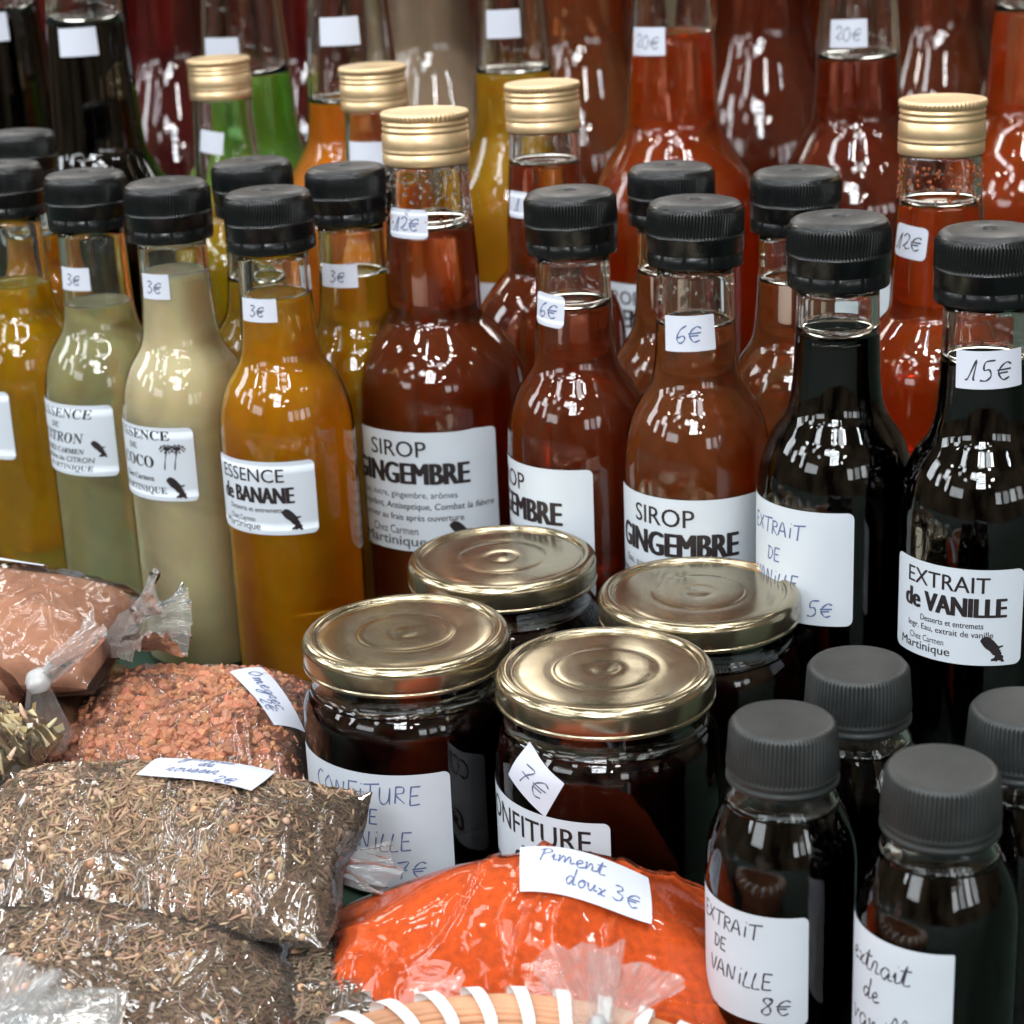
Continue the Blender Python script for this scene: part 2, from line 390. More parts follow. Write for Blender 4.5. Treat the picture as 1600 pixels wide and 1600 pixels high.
def hand(txt, x, y, h, jit=0.06, squeeze=1.0, slant=0.0):
    """strokes of handwritten text, left end at x, baseline y, capital height h (mm)"""
    out = []; r = random.Random(txt)
    for ch in txt:
        w, ss = G[ch]
        dy = r.uniform(-jit, jit) * h
        for s in ss:
            out.append([(x + ((p[0] + slant * p[1]) * squeeze) * h, y + p[1] * h + dy + r.uniform(-.012, .012) * h) for p in s])
        x += w * h * squeeze * r.uniform(.93, 1.07)
    return out

# ------------------------------------------------------------------ surfaces for labels
def round_map(radius_at, zc, ang, off):
    """label coordinates (s across, t up) on a round wall; ang = turn of the label's middle to the right"""
    def f(s, t, lift=0.0):
        z = zc + t
        R = radius_at(z) + off + lift
        a = ang + s / radius_at(zc)
        return Vector((R * math.sin(a), -R * math.cos(a), z))
    return f
def paper(mapper, w, h, rc, mat, name, parent, nx=44, tilt=0.0):
    rows = sorted(set([-h / 2 + rc * (1 - math.cos(k * PI / 8)) for k in range(5)] + [h / 2 - rc * (1 - math.cos(k * PI / 8)) for k in range(5)] + list(np.linspace(-h / 2 + rc, h / 2 - rc, 10))))
    V, F = [], []
    for t in rows:
        d = max(0, abs(t) - (h / 2 - rc))
        hw = w / 2 - (rc - math.sqrt(max(0, rc * rc - d * d)))
        for k in range(nx + 1):
            s = -hw + 2 * hw * k / nx
            V.append(mapper(s * math.cos(tilt) - t * math.sin(tilt), s * math.sin(tilt) + t * math.cos(tilt)))
    n = nx + 1
    for i in range(len(rows) - 1):
        for k in range(nx): F.append((i * n + k, i * n + k + 1, (i + 1) * n + k + 1, (i + 1) * n + k))
    return put(name, mesh(name, V, F, mat), parent)
def write_lines(lab, mapper, parts, mat=None, name='lettering', step=1.3):
    return flat_to_surface(parts, mapper, name, mat or M_INK, lab, step)

def ginger_label():
    L = [line('SIROP', -6, 14.2, 6.2, 23, 0.012), line('GINGEMBRE', -3, 3.4, 8.3, 47, 0.055),
         line('Eau, sucre, gingembre, arômes', -4, -2.2, 2.5, 40), line('Antioxydant, Antiseptique, Combat la fièvre', 0, -6.8, 2.5, 60, 0.004, 0.15),
         line('Conserver au frais après ouverture', -5.5, -11.4, 2.5, 47, 0.015), line('Chez Carmen', -9, -17.2, 3.2, 20), line('Martinique', -10, -21.8, 3.9, 28, 0.02),
         island(17.5, -17, 4.6)]
    return 64, 48, L
def banana_label():
    L = [line('ESSENCE', -3.5, 6.2, 5.0, 28, 0.012), line('de BANANE', -2, -1.8, 6.0, 31, 0.05), line('Desserts et entremets', -2.5, -5.3, 1.9, 23, 0.006),
         line('Chez Carmen', -8, -9.2, 2.0, 12.5), line('Martinique', -9, -12.2, 2.8, 18.5, 0.02), island(13, -8.5, 3.9)]
    return 44, 28, L
def vanilla_label():
    L = [line('EXTRAIT', -2, 8, 5.0, 27, 0.012), line('de VANILLE', 0, .2, 6.0, 33, 0.05), line('Desserts et entremets', 0, -3.5, 1.9, 20, 0.006), line('Ingr. Eau, extrait de vanille', -1, -6.4, 1.9, 28, 0.006),
         line('Chez Carmen', -8, -10.2, 2.0, 12.5), line('Martinique', -9, -13.4, 2.8, 18.5, 0.02), island(13.5, -10.5, 3.9)]
    return 44, 31, L
def serif(t, italic=False):
    """the font's mathematical serif capitals, for the labels printed in a serif face"""
    up, lo = (0x1D468, 0x1D482) if italic else (0x1D400, 0x1D41A)
    return ''.join(chr(up + ord(c) - 65) if c.isupper() else chr(lo + ord(c) - 97) if c.islower() else c for c in t)
def coco_label():
    palm = []
    for cx in (10, 14):
        palm.append([(cx - 1, -2), (cx - .4, 2), (cx + .6, 6)])
        for a in range(0, 360, 36):
            palm.append([(cx + .6, 6), (cx + .6 + 1.8 * math.cos(math.radians(a)), 6.8 + 1.2 * math.sin(math.radians(a))), (cx + .6 + 3.2 * math.cos(math.radians(a)), 6 + 1.6 * math.sin(math.radians(a)))])
    L = [line(serif('ESSENCE'), -2, 9.6, 3.6, 28, 0.004), line(serif('DE'), -6, 5.2, 2.4, 5), line(serif('COCO'), -5, -1.4, 4.4, 19, 0.004), line(serif('Chez Carmen'), -5, -6.8, 2.2, 18, 0.02), line(serif('MARTINIQUE'), -4, -11.6, 2.6, 26), island(13.5, -9.5, 4.0), ribbon(palm, .5)]
    return 42, 29, L
def lemon_label():
    L = [line(serif('ESSENCE', True), -2, 9, 3.8, 30, 0.0), line(serif('DE', True), -6, 4.6, 2.4, 5, 0), line(serif('CITRON', True), -4, -1.2, 4.2, 25, 0.0), line(serif('CHEZ CARMEN', True), -4, -5.6, 2.2, 24, 0.006), line('arôme de CITRON', -2, -9, 2.2, 28, .006, .2), line(serif('MARTINIQUE', True), -2, -12.4, 2.2, 26, .006), island(14.5, -3.5, 3.2)]
    return 42, 29, L
PRINTED = {'ginger': ginger_label, 'banana': banana_label, 'vanilla': vanilla_label, 'coco': coco_label, 'lemon': lemon_label}

def template(kind):
    bm = bmesh.new()
    if kind == 'seed':
        bmesh.ops.create_uvsphere(bm, u_segments=6, v_segments=6, radius=1)
        for v in bm.verts: v.co.x *= .20; v.co.y *= .20
        for v in bm.verts: v.co.x += .12 * v.co.z * v.co.z
    elif kind == 'ball': bmesh.ops.create_icosphere(bm, subdivisions=2, radius=1)
    elif kind == 'chip': bmesh.ops.create_cube(bm, size=1.6); bmesh.ops.bevel(bm, geom=bm.edges[:], offset=.30, segments=1, affect='EDGES')
    elif kind == 'flake':
        bmesh.ops.create_grid(bm, x_segments=4, y_segments=2, size=1)
        for v in bm.verts: v.co.y *= .35; v.co.z = .35 * v.co.x ** 2 + .1 * math.sin(v.co.x * 4)
    V = np.array([tuple(v.co) for v in bm.verts]); F = [tuple(x.index for x in f.verts) for f in bm.faces]
    bm.free(); return V, F
TPL = {k: template(k) for k in ('seed', 'ball', 'chip', 'flake')}
# ------------------------------------------------------------------ bottle types
P_SMALL = [(.0228, 0), (.0246, .0012), (.0252, .004), (.0252, .118), (.0252, .1245), (.02505, .1295), (.0246, .1342), (.0236, .1392), (.0222, .1435), (.0203, .1475), (.0180, .151), (.0161, .154), (.0149, .1575), (.0141, .163), (.0136, .170), (.0132, .180), (.0128, .196)]
P_GOLD = [(.030, 0), (.0320, .0015), (.0327, .005), (.0327, .116), (.0327, .1245), (.03245, .131), (.0317, .137), (.0301, .142), (.0279, .1464), (.0245, .151), (.0205, .1555), (.0182, .1582), (.0174, .161), (.0171, .167), (.0168, .178), (.0158, .194), (.0149, .210), (.0146, .218)]
P_BIG = [(.039, 0), (.042, .002), (.043, .006), (.0430, .150), (.0428, .158), (.0415, .167), (.0388, .175), (.0345, .184), (.0295, .192), (.0252, .199), (.0232, .2035), (.0225, .208), (.0218, .216), (.0208, .235), (.0190, .260), (.0172, .285), (.0165, .300)]
P_PET = [(.0180, 0), (.0202, .0015), (.0208, .004), (.0208, .062), (.0206, .0665), (.0199, .0710), (.0185, .0755), (.0165, .0800), (.0149, .0835), (.0140, .087), (.0137, .090)]
P_JAR = [(.0315, 0), (.0345, .0015), (.0360, .005), (.0360, .056), (.0357, .0595), (.0348, .0625), (.0335, .0650), (.0325, .0665), (.0318, .069), (.0318, .074)]
def rad(prof):
    zs = [p[1] for p in prof]; rs = [p[0] for p in prof]
    return lambda z: float(np.interp(z, zs, rs))
def refine(prof, per=4):
    """rounded profile (centripetal, so that long straight walls stay straight)"""
    P = [np.array(p, float) for p in prof]; out = []
    for i in range(len(P) - 1):
        p1, p2 = P[i], P[i + 1]
        p0 = P[i - 1] if i else 2 * p1 - p2
        p3 = P[i + 2] if i + 2 < len(P) else 2 * p2 - p1
        t0 = 0.0; t1 = t0 + np.linalg.norm(p1 - p0) ** .5 + 1e-9; t2 = t1 + np.linalg.norm(p2 - p1) ** .5 + 1e-9; t3 = t2 + np.linalg.norm(p3 - p2) ** .5 + 1e-9
        if abs(p1[0] - p2[0]) < 2e-5:
            out += [p1 + (p2 - p1) * (k / per) for k in range(per)]; continue
        for k in range(per):
            t = t1 + (t2 - t1) * k / per
            a1 = p0 * (t1 - t) / (t1 - t0) + p1 * (t - t0) / (t1 - t0); a2 = p1 * (t2 - t) / (t2 - t1) + p2 * (t - t1) / (t2 - t1); a3 = p2 * (t3 - t) / (t3 - t2) + p3 * (t - t2) / (t3 - t2)
            b1 = a1 * (t2 - t) / (t2 - t0) + a2 * (t - t0) / (t2 - t0); b2 = a2 * (t3 - t) / (t3 - t1) + a3 * (t - t1) / (t3 - t1)
            out.append(b1 * (t2 - t) / (t2 - t1) + b2 * (t - t1) / (t2 - t1))
    out.append(P[-1])
    return [(max(1e-4, p[0]), p[1]) for p in out]
_mc = {}
def glass_mesh(key, prof, level, inset=.0008, wall=.0019):
    """wall below the liquid level as a clear skin; above it a solid ring of glass with an inner wall"""
    k = ('g', key, level)
    if k in _mc: return _mc[k]
    P = refine(prof); R = rad(P); top = prof[-1][1]
    low = [p for p in P if p[1] < level - .0005] + [(R(level - .0005), level - .0005)]
    V1, F1 = lathe(low, 72, cap_start=True)
    z0 = level - .0004
    up = [(R(z0), z0)] + [p for p in P if p[1] > z0 + .0004]
    inn = [(r - wall, z) for r, z in reversed(up)]
    ring = up + inn
    V2, F2 = lathe(ring, 72)
    n = 72; last = (len(ring) - 1) * n
    for q in range(n): F2.append((last + q, last + (q + 1) % n, (q + 1) % n, q))
    off = len(V1)
    F = F1 + [tuple(i + off for i in f) for f in F2]
    me = mesh('glass_wall', V1 + V2, F, [M_SKIN, M_GLASS], fmat=[0] * len(F1) + [1] * len(F2))
    _mc[k] = me; return me
def liquid_mesh(key, prof, level, mat, foot=0.0, inset=.0009):
    k = ('l', key, level, mat)
    if k in _mc: return _mc[k]
    P = refine(prof); R = rad(P)
    pr = [(.002, foot + .0025)] + [(max(.003, r - inset), z) for r, z in P if foot + .0026 < z < level - .0006]
    rl = R(level) - inset
    pr += [(rl, level), (rl - .0004, level - .0004), (rl - .0015, level - .0009), (.002, level - .0009)]
    V, F = lathe(pr, 72, cap_start=True, cap_end=True)
    _mc[k] = mesh('liquid', V, F, LQ[mat]); return _mc[k]
def black_cap_mesh():
    if 'bc' in _mc: return _mc['bc']
    n = 360
    prof = [(.0145, .0), (.0158, .0), (.0160, .0006), (.0160, .0040), (.0157, .0044), (.0157, .0048), (.0161, .0052), (.0161, .0096), (.0163, .0099), (.0163, .0102), (.0159, .0105), (.0159, .0111), (.0158, .0178), (.0156, .0186), (.0150, .0198), (.0140, .0206), (.0120, .0211), (.0070, .0213), (.0030, .0213), (.0024, .0211), (.0021, .0203), (.0012, .0202), (.0008, .0207), (.0002, .0207)]
    def rib(k, i):
        if 11 <= i <= 12: return .0003 if (k % 4) in (0, 1) else -.00035
        if i == 3: return -.0003 if (k % 30) < 4 else 0
        return 0
    V, F = lathe(prof, n, cap_end=True, rib=rib)
    fm = [0] * len(F)
    for i in range(14, len(prof) - 1):
        for k in range(n): fm[i * n + k] = 1
    fm[-1] = 1
    _mc['bc'] = mesh('screw_cap', V, F, [M_CAP, M_CAPTOP], fmat=fm)
    return _mc['bc']
def gold_cap_mesh():
    if 'gc' in _mc: return _mc['gc']
    n = 240
    prof = [(.0140, 0), (.0153, 0), (.0156, .0006), (.0156, .0038), (.0153, .0042), (.0152, .0046), (.0156, .0050), (.0157, .0056), (.0154, .0061), (.0156, .0067), (.0156, .0112), (.0151, .0118), (.0150, .0122), (.0155, .0128), (.0155, .0134), (.0150, .0140), (.0150, .0145), (.0154, .0150), (.0154, .0156), (.0149, .0161), (.0150, .0166), (.0157, .0170), (.0158, .0186), (.0154, .0193), (.0146, .0195), (.0130, .0192), (.0090, .0190), (.0002, .0190)]
    def rib(k, i): return (-.00035 if (k % 4) < 2 else .0001) if i in (21, 22) else 0
    V, F = lathe(prof, n, cap_end=True, rib=rib)
    _mc['gc'] = mesh('screw_cap', V, F, M_GOLDCAP); return _mc['gc']
def pet_cap_mesh():
    if 'pc' in _mc: return _mc['pc']
    n = 300
    prof = [(.0130, 0), (.0150, 0), (.01525, .0005), (.01525, .0012), (.0149, .0016), (.0148, .0024), (.01505, .0028), (.01505, .0034), (.0148, .0038), (.01495, .0044), (.0141, .0154), (.0139, .0161), (.0134, .0167), (.0127, .0170), (.0118, .0169), (.0060, .0166), (.0002, .0165)]
    def rib(k, i): return (.00034 if (k % 4) < 2 else -.00034) if i in (9, 10) else 0
    V, F = lathe(prof, n, cap_end=True, rib=rib)
    _mc['pc'] = mesh('screw_cap', V, F, M_CAPDUST); return _mc['pc']
def lid_mesh():
    if 'ld' in _mc: return _mc['ld']
    prof = [(.0330, 0), (.0345, 0), (.0349, .0004), (.0349, .0012), (.0345, .0016), (.0346, .0020), (.0348, .0066), (.0346, .0080), (.0338, .0092), (.0326, .0099), (.0314, .0101), (.0306, .0098), (.0300, .0090), (.0296, .0087), (.0286, .0089), (.0200, .0090), (.0185, .00895), (.0165, .0089), (.0155, .0091), (.0100, .00915), (.0070, .0091), (.0050, .00895), (.0030, .0091), (.0002, .0092)]
    V, F = lathe(refine(prof, 3), 128, cap_end=True)
    _mc['ld'] = mesh('lid', V, F, M_LID); return _mc['ld']

def sticker(root, prof, zc, ang, w, h, txt, pen, tilt=0.0, size=None, slant=0.1, rc=.0004):
    R = rad(prof); ang += math.atan2(-root.location.x, root.location.y)
    mp = round_map(R, zc, ang, .00025)
    tag = paper(mp, w * 1e-3, h * 1e-3, rc, M_TAG, 'price_tag', root, nx=24, tilt=tilt)
    if txt:
        size = size or h * .48
        mp2 = round_map(R, zc, ang, .00033)
        ct, st = math.cos(tilt), math.sin(tilt)
        ln = sum(G[c][0] for c in txt) * size
        ss = hand(txt, -ln / 2, -size * .5, size, slant=slant)
        ss = [[(x * ct - y * st, x * st + y * ct) for x, y in s] for s in ss]
        flat_to_surface([ribbon(ss, .55)], mp2, 'handwriting', pen, tag)
def printed_label(root, prof, kind, zc, ang):
    R = rad(prof); ang += math.atan2(-root.location.x, root.location.y)
    w, h, L = PRINTED[kind]()
    lab = paper(round_map(R, zc, ang, .00022), w * 1e-3, h * 1e-3, .0022, M_PAPER, 'label', root, nx=56)
    write_lines(lab, round_map(R, zc, ang, .00030), L)
    return lab
def hand_label(root, prof, zc, ang, w, h, rows, pen=M_PENB, rc=.0022, thick=.55):
    R = rad(prof); ang += math.atan2(-root.location.x, root.location.y)
    lab = paper(round_map(R, zc, ang, .00022), w * 1e-3, h * 1e-3, rc, M_PAPER, 'label', root, nx=56)
    ss = []
    for txt, x, y, hh in rows: ss += hand(txt, x, y, hh, slant=.08)
    flat_to_surface([ribbon(ss, thick)], round_map(R, zc, ang, .00030), 'handwriting', pen, lab)
    return lab
FINISH = []
def bottle(kind, label, loc, liq, level, group, turn=0.0, S=1.0, wide=1.0):
    """S: real size of this bottle against its drawn profile; the foot is cut so that it stands on the table"""
    prof, capz, capm, nm, cat = {'small': (P_SMALL, .1955, black_cap_mesh, 'syrup_bottle', 'bottle'), 'gold': (P_GOLD, .2175, gold_cap_mesh, 'syrup_bottle', 'bottle'),
                        'big': (P_BIG, .285, black_cap_mesh, 'syrup_bottle', 'bottle'), 'pet': (P_PET, .0885, pet_cap_mesh, 'extract_bottle', 'bottle')}[kind]
    foot = (S - 1) * CAM_H / S
    prof = [(r, z + foot) if i < 3 else (r, z) for i, (r, z) in enumerate(prof)]
    t = thing(nm, label, cat, (loc[0] * S, loc[1] * S, 0), 0.0, group)
    t.scale = (S * wide, S * wide, S)
    put('glass_wall', glass_mesh(kind + str(S), prof, level), t)
    put('liquid', liquid_mesh(kind + str(S), prof, level, liq, foot), t)
    c = put('screw_cap', capm(), t); c.location = (0, 0, capz); c.rotation_euler = (random.uniform(-.018, .018), random.uniform(-.018, .018), turn)
    FINISH.append((t, foot))
    return t

def droplets(root, prof, z0, z1, count, size, color_mat, part='condensation'):
    R = rad(prof); V0, F0 = TPL['ball']; VV, FF = [], []; o = 0
    for _ in range(count):
        a = rng.uniform(-2.2, 2.2); z = z1 - (z1 - z0) * rng.random() ** 1.6; r = size * rng.uniform(.35, 1.2)
        c = np.array([(R(z) - .0002) * math.sin(a), -(R(z) - .0002) * math.cos(a), z])
        VV.append(V0 * r * np.array([1, 1, 1.15]) + c); FF += [tuple(i + o for i in f) for f in F0]; o += len(V0)
    return put(part, mesh(part, np.concatenate(VV), FF, color_mat), root)
M_RESIDUE = principled('dried_syrup', (.30, .07, .012), .3)
# ------------------------------------------------------------------ the bottles with black caps
A = math.radians
GS = 'small bottles with black screw caps'
def small(u, v, label, liq, level, turn=0.0):
    p = at(u, v, .2165)
    return bottle('small', label, (p.x, p.y, 0), liq, level, GS, turn, S=1.09)
b = small(418, 297, 'amber banana essence bottle with printed label and 3€ tag', 'banana', .1795, .4)
printed_label(b, P_SMALL, 'banana', .1085, A(-30)); sticker(b, P_SMALL, .1755, A(-33), 15, 8.5, '3€', M_PEND)
b = small(259, 283, 'milky beige coconut essence bottle with palm tree label', 'coco', .1835, 1.2)
printed_label(b, P_SMALL, 'coco', .1135, A(-46)); sticker(b, P_SMALL, .1792, A(-38), 12.5, 9.5, '3€', M_PEND)
b = small(131, 269, 'pale greenish lemon essence bottle left of the milky one', 'lemon', .166, 2.2)
printed_label(b, P_SMALL, 'lemon', .115, A(-46)); sticker(b, P_SMALL, .177, A(-40), 14, 9, '3€', M_PEND)
b = small(2, 255, 'yellow essence bottle cut by the left edge of the photo', 'yellowgreen', .168, .2)
hand_label(b, P_SMALL, .113, A(-68), 42, 29, [])
b = small(541, 259, 'amber essence bottle with 3€ tag behind the banana essence', 'amber', .176, .9)
sticker(b, P_SMALL, .1765, A(-28), 16, 9, '3€', M_PEND)
b = small(393, 250, 'yellow green bottle whose black cap rises behind banana essence', 'yellowgreen', .17, .5)
b = small(30, 205, 'amber bottle far left behind the yellow essence bottle', 'amber', .17, .5)
b = small(891, 297, 'ginger syrup bottle with rounded 6€ tag between two ginger bottles', 'ginger', .1775, 1.5)
printed_label(b, P_SMALL, 'ginger', .0995, A(-62)); sticker(b, P_SMALL, .1770, A(-42), 13, 11.5, '6€', M_PENB, -.08, rc=.002)
b = small(1085, 312, 'small ginger syrup bottle showing its whole label and square 6€ tag', 'gingerlight', .1765, .7)
printed_label(b, P_SMALL, 'ginger', .0965, A(-15)); sticker(b, P_SMALL, .1745, A(-10), 17.5, 12, '6€', M_PENB, .05, size=6); droplets(b, P_SMALL, .179, .195, 60, .0005, M_GLASS)
b = small(1048, 258, 'amber ginger bottle hidden behind the front ginger bottle', 'gingerlight', .178, 2.0)
b = small(1243, 266, 'amber ginger bottle standing behind the handwritten vanilla bottle', 'gingerlight', .178, 1.1)
b = small(1311, 338, 'black vanilla extract bottle with handwritten blue label', 'vanilla', .1805, .3)
hand_label(b, P_SMALL, .1090, A(-43), 50, 38, [('EXTRAIT', -15, 9, 5), ('DE', -6, 0, 4.6), ('VANILLE', -14, -8.5, 5), ('5€', 10, -16, 5.4)])
b = small(1548, 357, 'black vanilla extract bottle with printed label and 15€ tag', 'vanilla', .1775, 1.9)
printed_label(b, P_SMALL, 'vanilla', .1030, A(-17)); sticker(b, P_SMALL, .1770, A(6), 20.5, 11.5, '15€', M_PENK, .04, size=6)

# ------------------------------------------------------------------ gold capped bottles
GG = 'bottles with gold screw caps'
def gold(u, v, label, liq, level, turn=0.0, wide=1.0):
    p = at(u, v, .2370)
    return bottle('gold', label, (p.x, p.y, 0), liq, level, GG, turn, S=1.09, wide=wide)
b = gold(662, 172, 'large ginger syrup bottle with dented gold cap and full label', 'ginger', .1945, .3, 1.06)
printed_label(b, P_GOLD, 'ginger', .0970, A(-20)); sticker(b, P_GOLD, .1970, A(-32), 16, 11, '12€', M_PENB, -.03, rc=.0018); droplets(b, P_GOLD, .196, .2165, 170, .0007, M_GLASS); droplets(b, P_GOLD, .1935, .200, 70, .00055, M_RESIDUE, 'syrup_residue')
dm = b.children[2].data.copy(); b.children[2].data = dm
for v in dm.vertices:
    k = max(0, (v.co.z - .0160) / .0035)
    v.co.z -= min(1, k) * (.0016 * math.exp(-((v.co.x - .006) ** 2 + (v.co.y + .004) ** 2) / 3.2e-5) + .0011 * math.exp(-((v.co.x + .009) ** 2 + (v.co.y - .003) ** 2) / 2.2e-5) - .0004 * math.exp(-((v.co.x - .013) ** 2) / 1e-5))
b = gold(847, 128, 'gold capped brown red syrup bottle behind the rounded 6€ tag', 'ginger', .205, 1.3)
sticker(b, P_GOLD, .1885, A(-48), 12, 11, '1', M_PENB, rc=.0018)
b = gold(1473, 153, 'bright red syrup bottle with shiny gold cap and 12€ tag', 'gingerred', .200, 2.3)
sticker(b, P_GOLD, .1870, A(-40), 15, 12, '12€', M_PENK, -.08, rc=.002); droplets(b, P_GOLD, .199, .214, 160, .0006, M_RESIDUE, 'syrup_residue')
b = gold(582, 102, 'gold capped orange bottle behind the dented gold cap', 'orange', .185, .8)
sticker(b, P_GOLD, .198, A(-12), 24, 12, '', M_PENB, 0)
b = gold(341, 90, 'gold capped yellow bottle in front of the green one', 'yellowgreen', .172, 1.8)
sticker(b, P_GOLD, .1975, A(-28), 13, 11, '', M_PENB, -.15)

# ------------------------------------------------------------------ tall round bottles behind
GB = 'tall round shouldered bottles at the back'
def big(u, label, liq, level, S, wide=1.0, tagz=None, tagang=-25, txt=''):
    p = along(u, 200, .9)
    t = bottle('big', label, (p.x, p.y, 0), liq, level, GB, random.random() * 3, S=S, wide=wide)
    if tagz: sticker(t, P_BIG, tagz, A(tagang), 19, 12.5, txt, M_PEND, 0.02)
    return t
big(22, 'tall black bottle at the left end of the back row', 'black', .268, 1.30, .95, .262, -20)
big(152, 'tall black bottle beside the green one', 'black', .262, 1.18, .95, .254, -15)
big(392, 'tall bottle of bright green syrup', 'green', .236, 1.27, 1.0, .247, -34)
big(556, 'tall bottle of orange syrup behind gold caps', 'orange', .222, 1.16, 1.0, .254, -15)
b = big(806, 'tall bottle of clear yellow syrup with tag', 'yellow', .232, 1.22, .86, .254, -15)
hand_label(b, P_BIG, .115, A(-15), 50, 48, [])
b = big(1052, 'tall red syrup bottle with pale tag above ginger caps', 'gingerred', .247, 1.14, .97, .2435, -36, '20€')
printed_label(b, P_BIG, 'ginger', .112, A(-30))
b = big(1338, 'tall dark red syrup bottle with 20€ tag', 'deepred', .232, 1.14, .92, .2435, -14, '20€')
hand_label(b, P_BIG, .112, A(10), 55, 48, [])
big(1612, 'tall red syrup bottle cut by the right edge of the photo', 'gingerred', .25, 1.14)
GC = 'dim bottles in the rows behind'
def far(u, label, liq, level, lab=None, S=1.62):
    p = along(u, 40, .9)
    t = bottle('big', label, (p.x, p.y, 0), liq, level, GC, 0, S=S, wide=.95); t.scale.z *= 1.5
    if lab: hand_label(t, P_BIG, lab[0], A(lab[1]), lab[2], lab[3], [])
    return t
far(88, 'dark maroon bottle seen between the black bottles', 'maroon', .27)
far(268, 'red bottle behind the black bottles', 'maroon', .27)
far(482, 'maroon bottle with white label right of the green bottle', 'maroon', .28, (.168, -8, 40, 20), 1.66)
far(672, 'brown beige punch bottle in the second back row', 'beige', .235)
far(908, 'amber red bottle behind the yellow syrup', 'gingerlight', .24)
far(1190, 'dark red bottle with narrow white label in second back row', 'deepred', .22, (.160, -52, 18, 40))
far(1470, 'brown red bottle behind the 20€ tag', 'brownred', .22)
far(1660, 'milky beige bottle at the far right edge', 'beige', .25, None, 1.5)
liqs = ['maroon', 'black', 'maroon', 'deepred', 'brownred', 'brownred', 'deepred', 'brownred', 'deepred', 'maroon']
for i, lq in enumerate(liqs):
    p = along(-10 + 192 * i, 5, .9)
    t = bottle('big', 'blurred dark syrup bottle in the last row', (p.x, p.y, 0), lq, .285, 'blurred bottles of the last row', S=1.76, wide=1.0); t.scale.z *= 1.85

# ------------------------------------------------------------------ jam jars
GJ = 'jam jars with gold lids'
def jar(u, v, label, turn):
    p = at(u, v, .083)
    t = thing('jam_jar', label, 'jar', (p.x, p.y, 0), 0, GJ)
    put('glass_wall', glass_mesh('jar', P_JAR, .0655), t)
    put('jam', liquid_mesh('jar', P_JAR, .0655, 'jam'), t)
    l = put('lid', lid_mesh(), t); l.location = (0, 0, .0735); l.rotation_euler = (0, 0, turn)
    return t
b = jar(634, 985, 'jam jar with large handwritten label beside the seed bag', .3)
hand_label(b, P_JAR, .0270, A(-36), 68, 41, [('CONFITURE', -17, 10, 6.6), ('DE', 2, 2.5, 5.4), ('VANILLE', -8, -7, 6.6), ('7€', 14, -17, 6.6)])
b = jar(945, 1042, 'jam jar with tilted 7€ tag behind the orange bag', 1.1)
ja = A(-52) + math.atan2(-b.location.x, b.location.y)
lab = paper(round_map(rad(P_JAR), .0290, ja, .00022), .066, .036, .0022, M_PAPER, 'label', b, nx=56)
write_lines(lab, round_map(rad(P_JAR), .0290, ja, .0003), [line('CONFITURE', 1, 7.6, 7.4, 52, .02), line('de', 4, -2.6, 7.2, 11, .05), line('Giraumon', 2, -13.0, 7.2, 44, .05)])
sticker(b, P_JAR, .0575, A(-40), 18.5, 14.5, '7€', M_PEND, -.5, size=7.5)
jar(784, 868, 'jam jar behind the other three lids, nearest the large ginger bottle', 2.0)
jar(1091, 922, 'jam jar standing right, against the handwritten vanilla bottle', .8)

# ------------------------------------------------------------------ little extract bottles
GP = 'little extract bottles with grey black caps'
def pet(u, v, label, turn):
    p = at(u, v, .1055)
    return bottle('pet', label, (p.x, p.y, 0), 'vanilla', .0825, GP, turn)
b = pet(1223, 1124, 'little extract bottle beside the orange bag with 8€ label', .2)
hand_label(b, P_PET, .041, A(-38), 42, 33, [('EXTRAIT', -14, 9, 4.6), ('DE', -8, 2, 4), ('VANILLE', -10, -6, 5), ('8€', 8, -13.5, 5.4)], M_PENK, .0018, .5)
b = pet(1472, 1197, 'nearest little extract bottle with cursive label', .9)
hand_label(b, P_PET, .044, A(-42), 40, 40, [('extrait', -12, 9, 7), ('de', -6, 1, 6), ('vanille', -12, -9, 8), ('8€', 2, -18, 6)], M_PENK, .0005, .5)
pet(1342, 1036, 'little extract bottle behind the other two', 1.7)
pet(1602, 1103, 'little extract bottle cut by the right edge', .5)

# ------------------------------------------------------------------ bags
M_FILM = fresnel_skin('clear_plastic_film', 1.62, 0.05, (0.75, 0.73, 0.70), 0.04, 0.20, 45)
M_FILMORANGE = fresnel_skin('thin_plastic_film', 1.33, 0.0, (.8, .7, .6), 0.05, 0.16, 55)
M_FILMTIGHT = fresnel_skin('tight_plastic_film', 1.42, 0.02, (0.8, 0.75, 0.7), 0.06, 0.16, 75)
M_FILMWHITE = fresnel_skin('gathered_plastic_film', 1.6, 0.22, (0.82, 0.83, 0.83), 0.09, 0.3, 130)
M_TWIST = fresnel_skin('twisted_plastic_film', 1.6, 0.30, (0.84, 0.85, 0.86), 0.09, 0.3, 130)
M_KNOT = fresnel_skin('knotted_plastic_film', 1.6, 0.70, (0.82, 0.84, 0.85), 0.12, 0.5, 220)
M_GRAIN = principled('grains', (0.5, 0.3, 0.2), 0.6, attr=True)
def ridged(p, f, seed):
    q = Vector((p[0] * f + seed, p[1] * f - seed * .7, seed * 1.3))
    return 1 - abs(noise.noise(q)) * 2
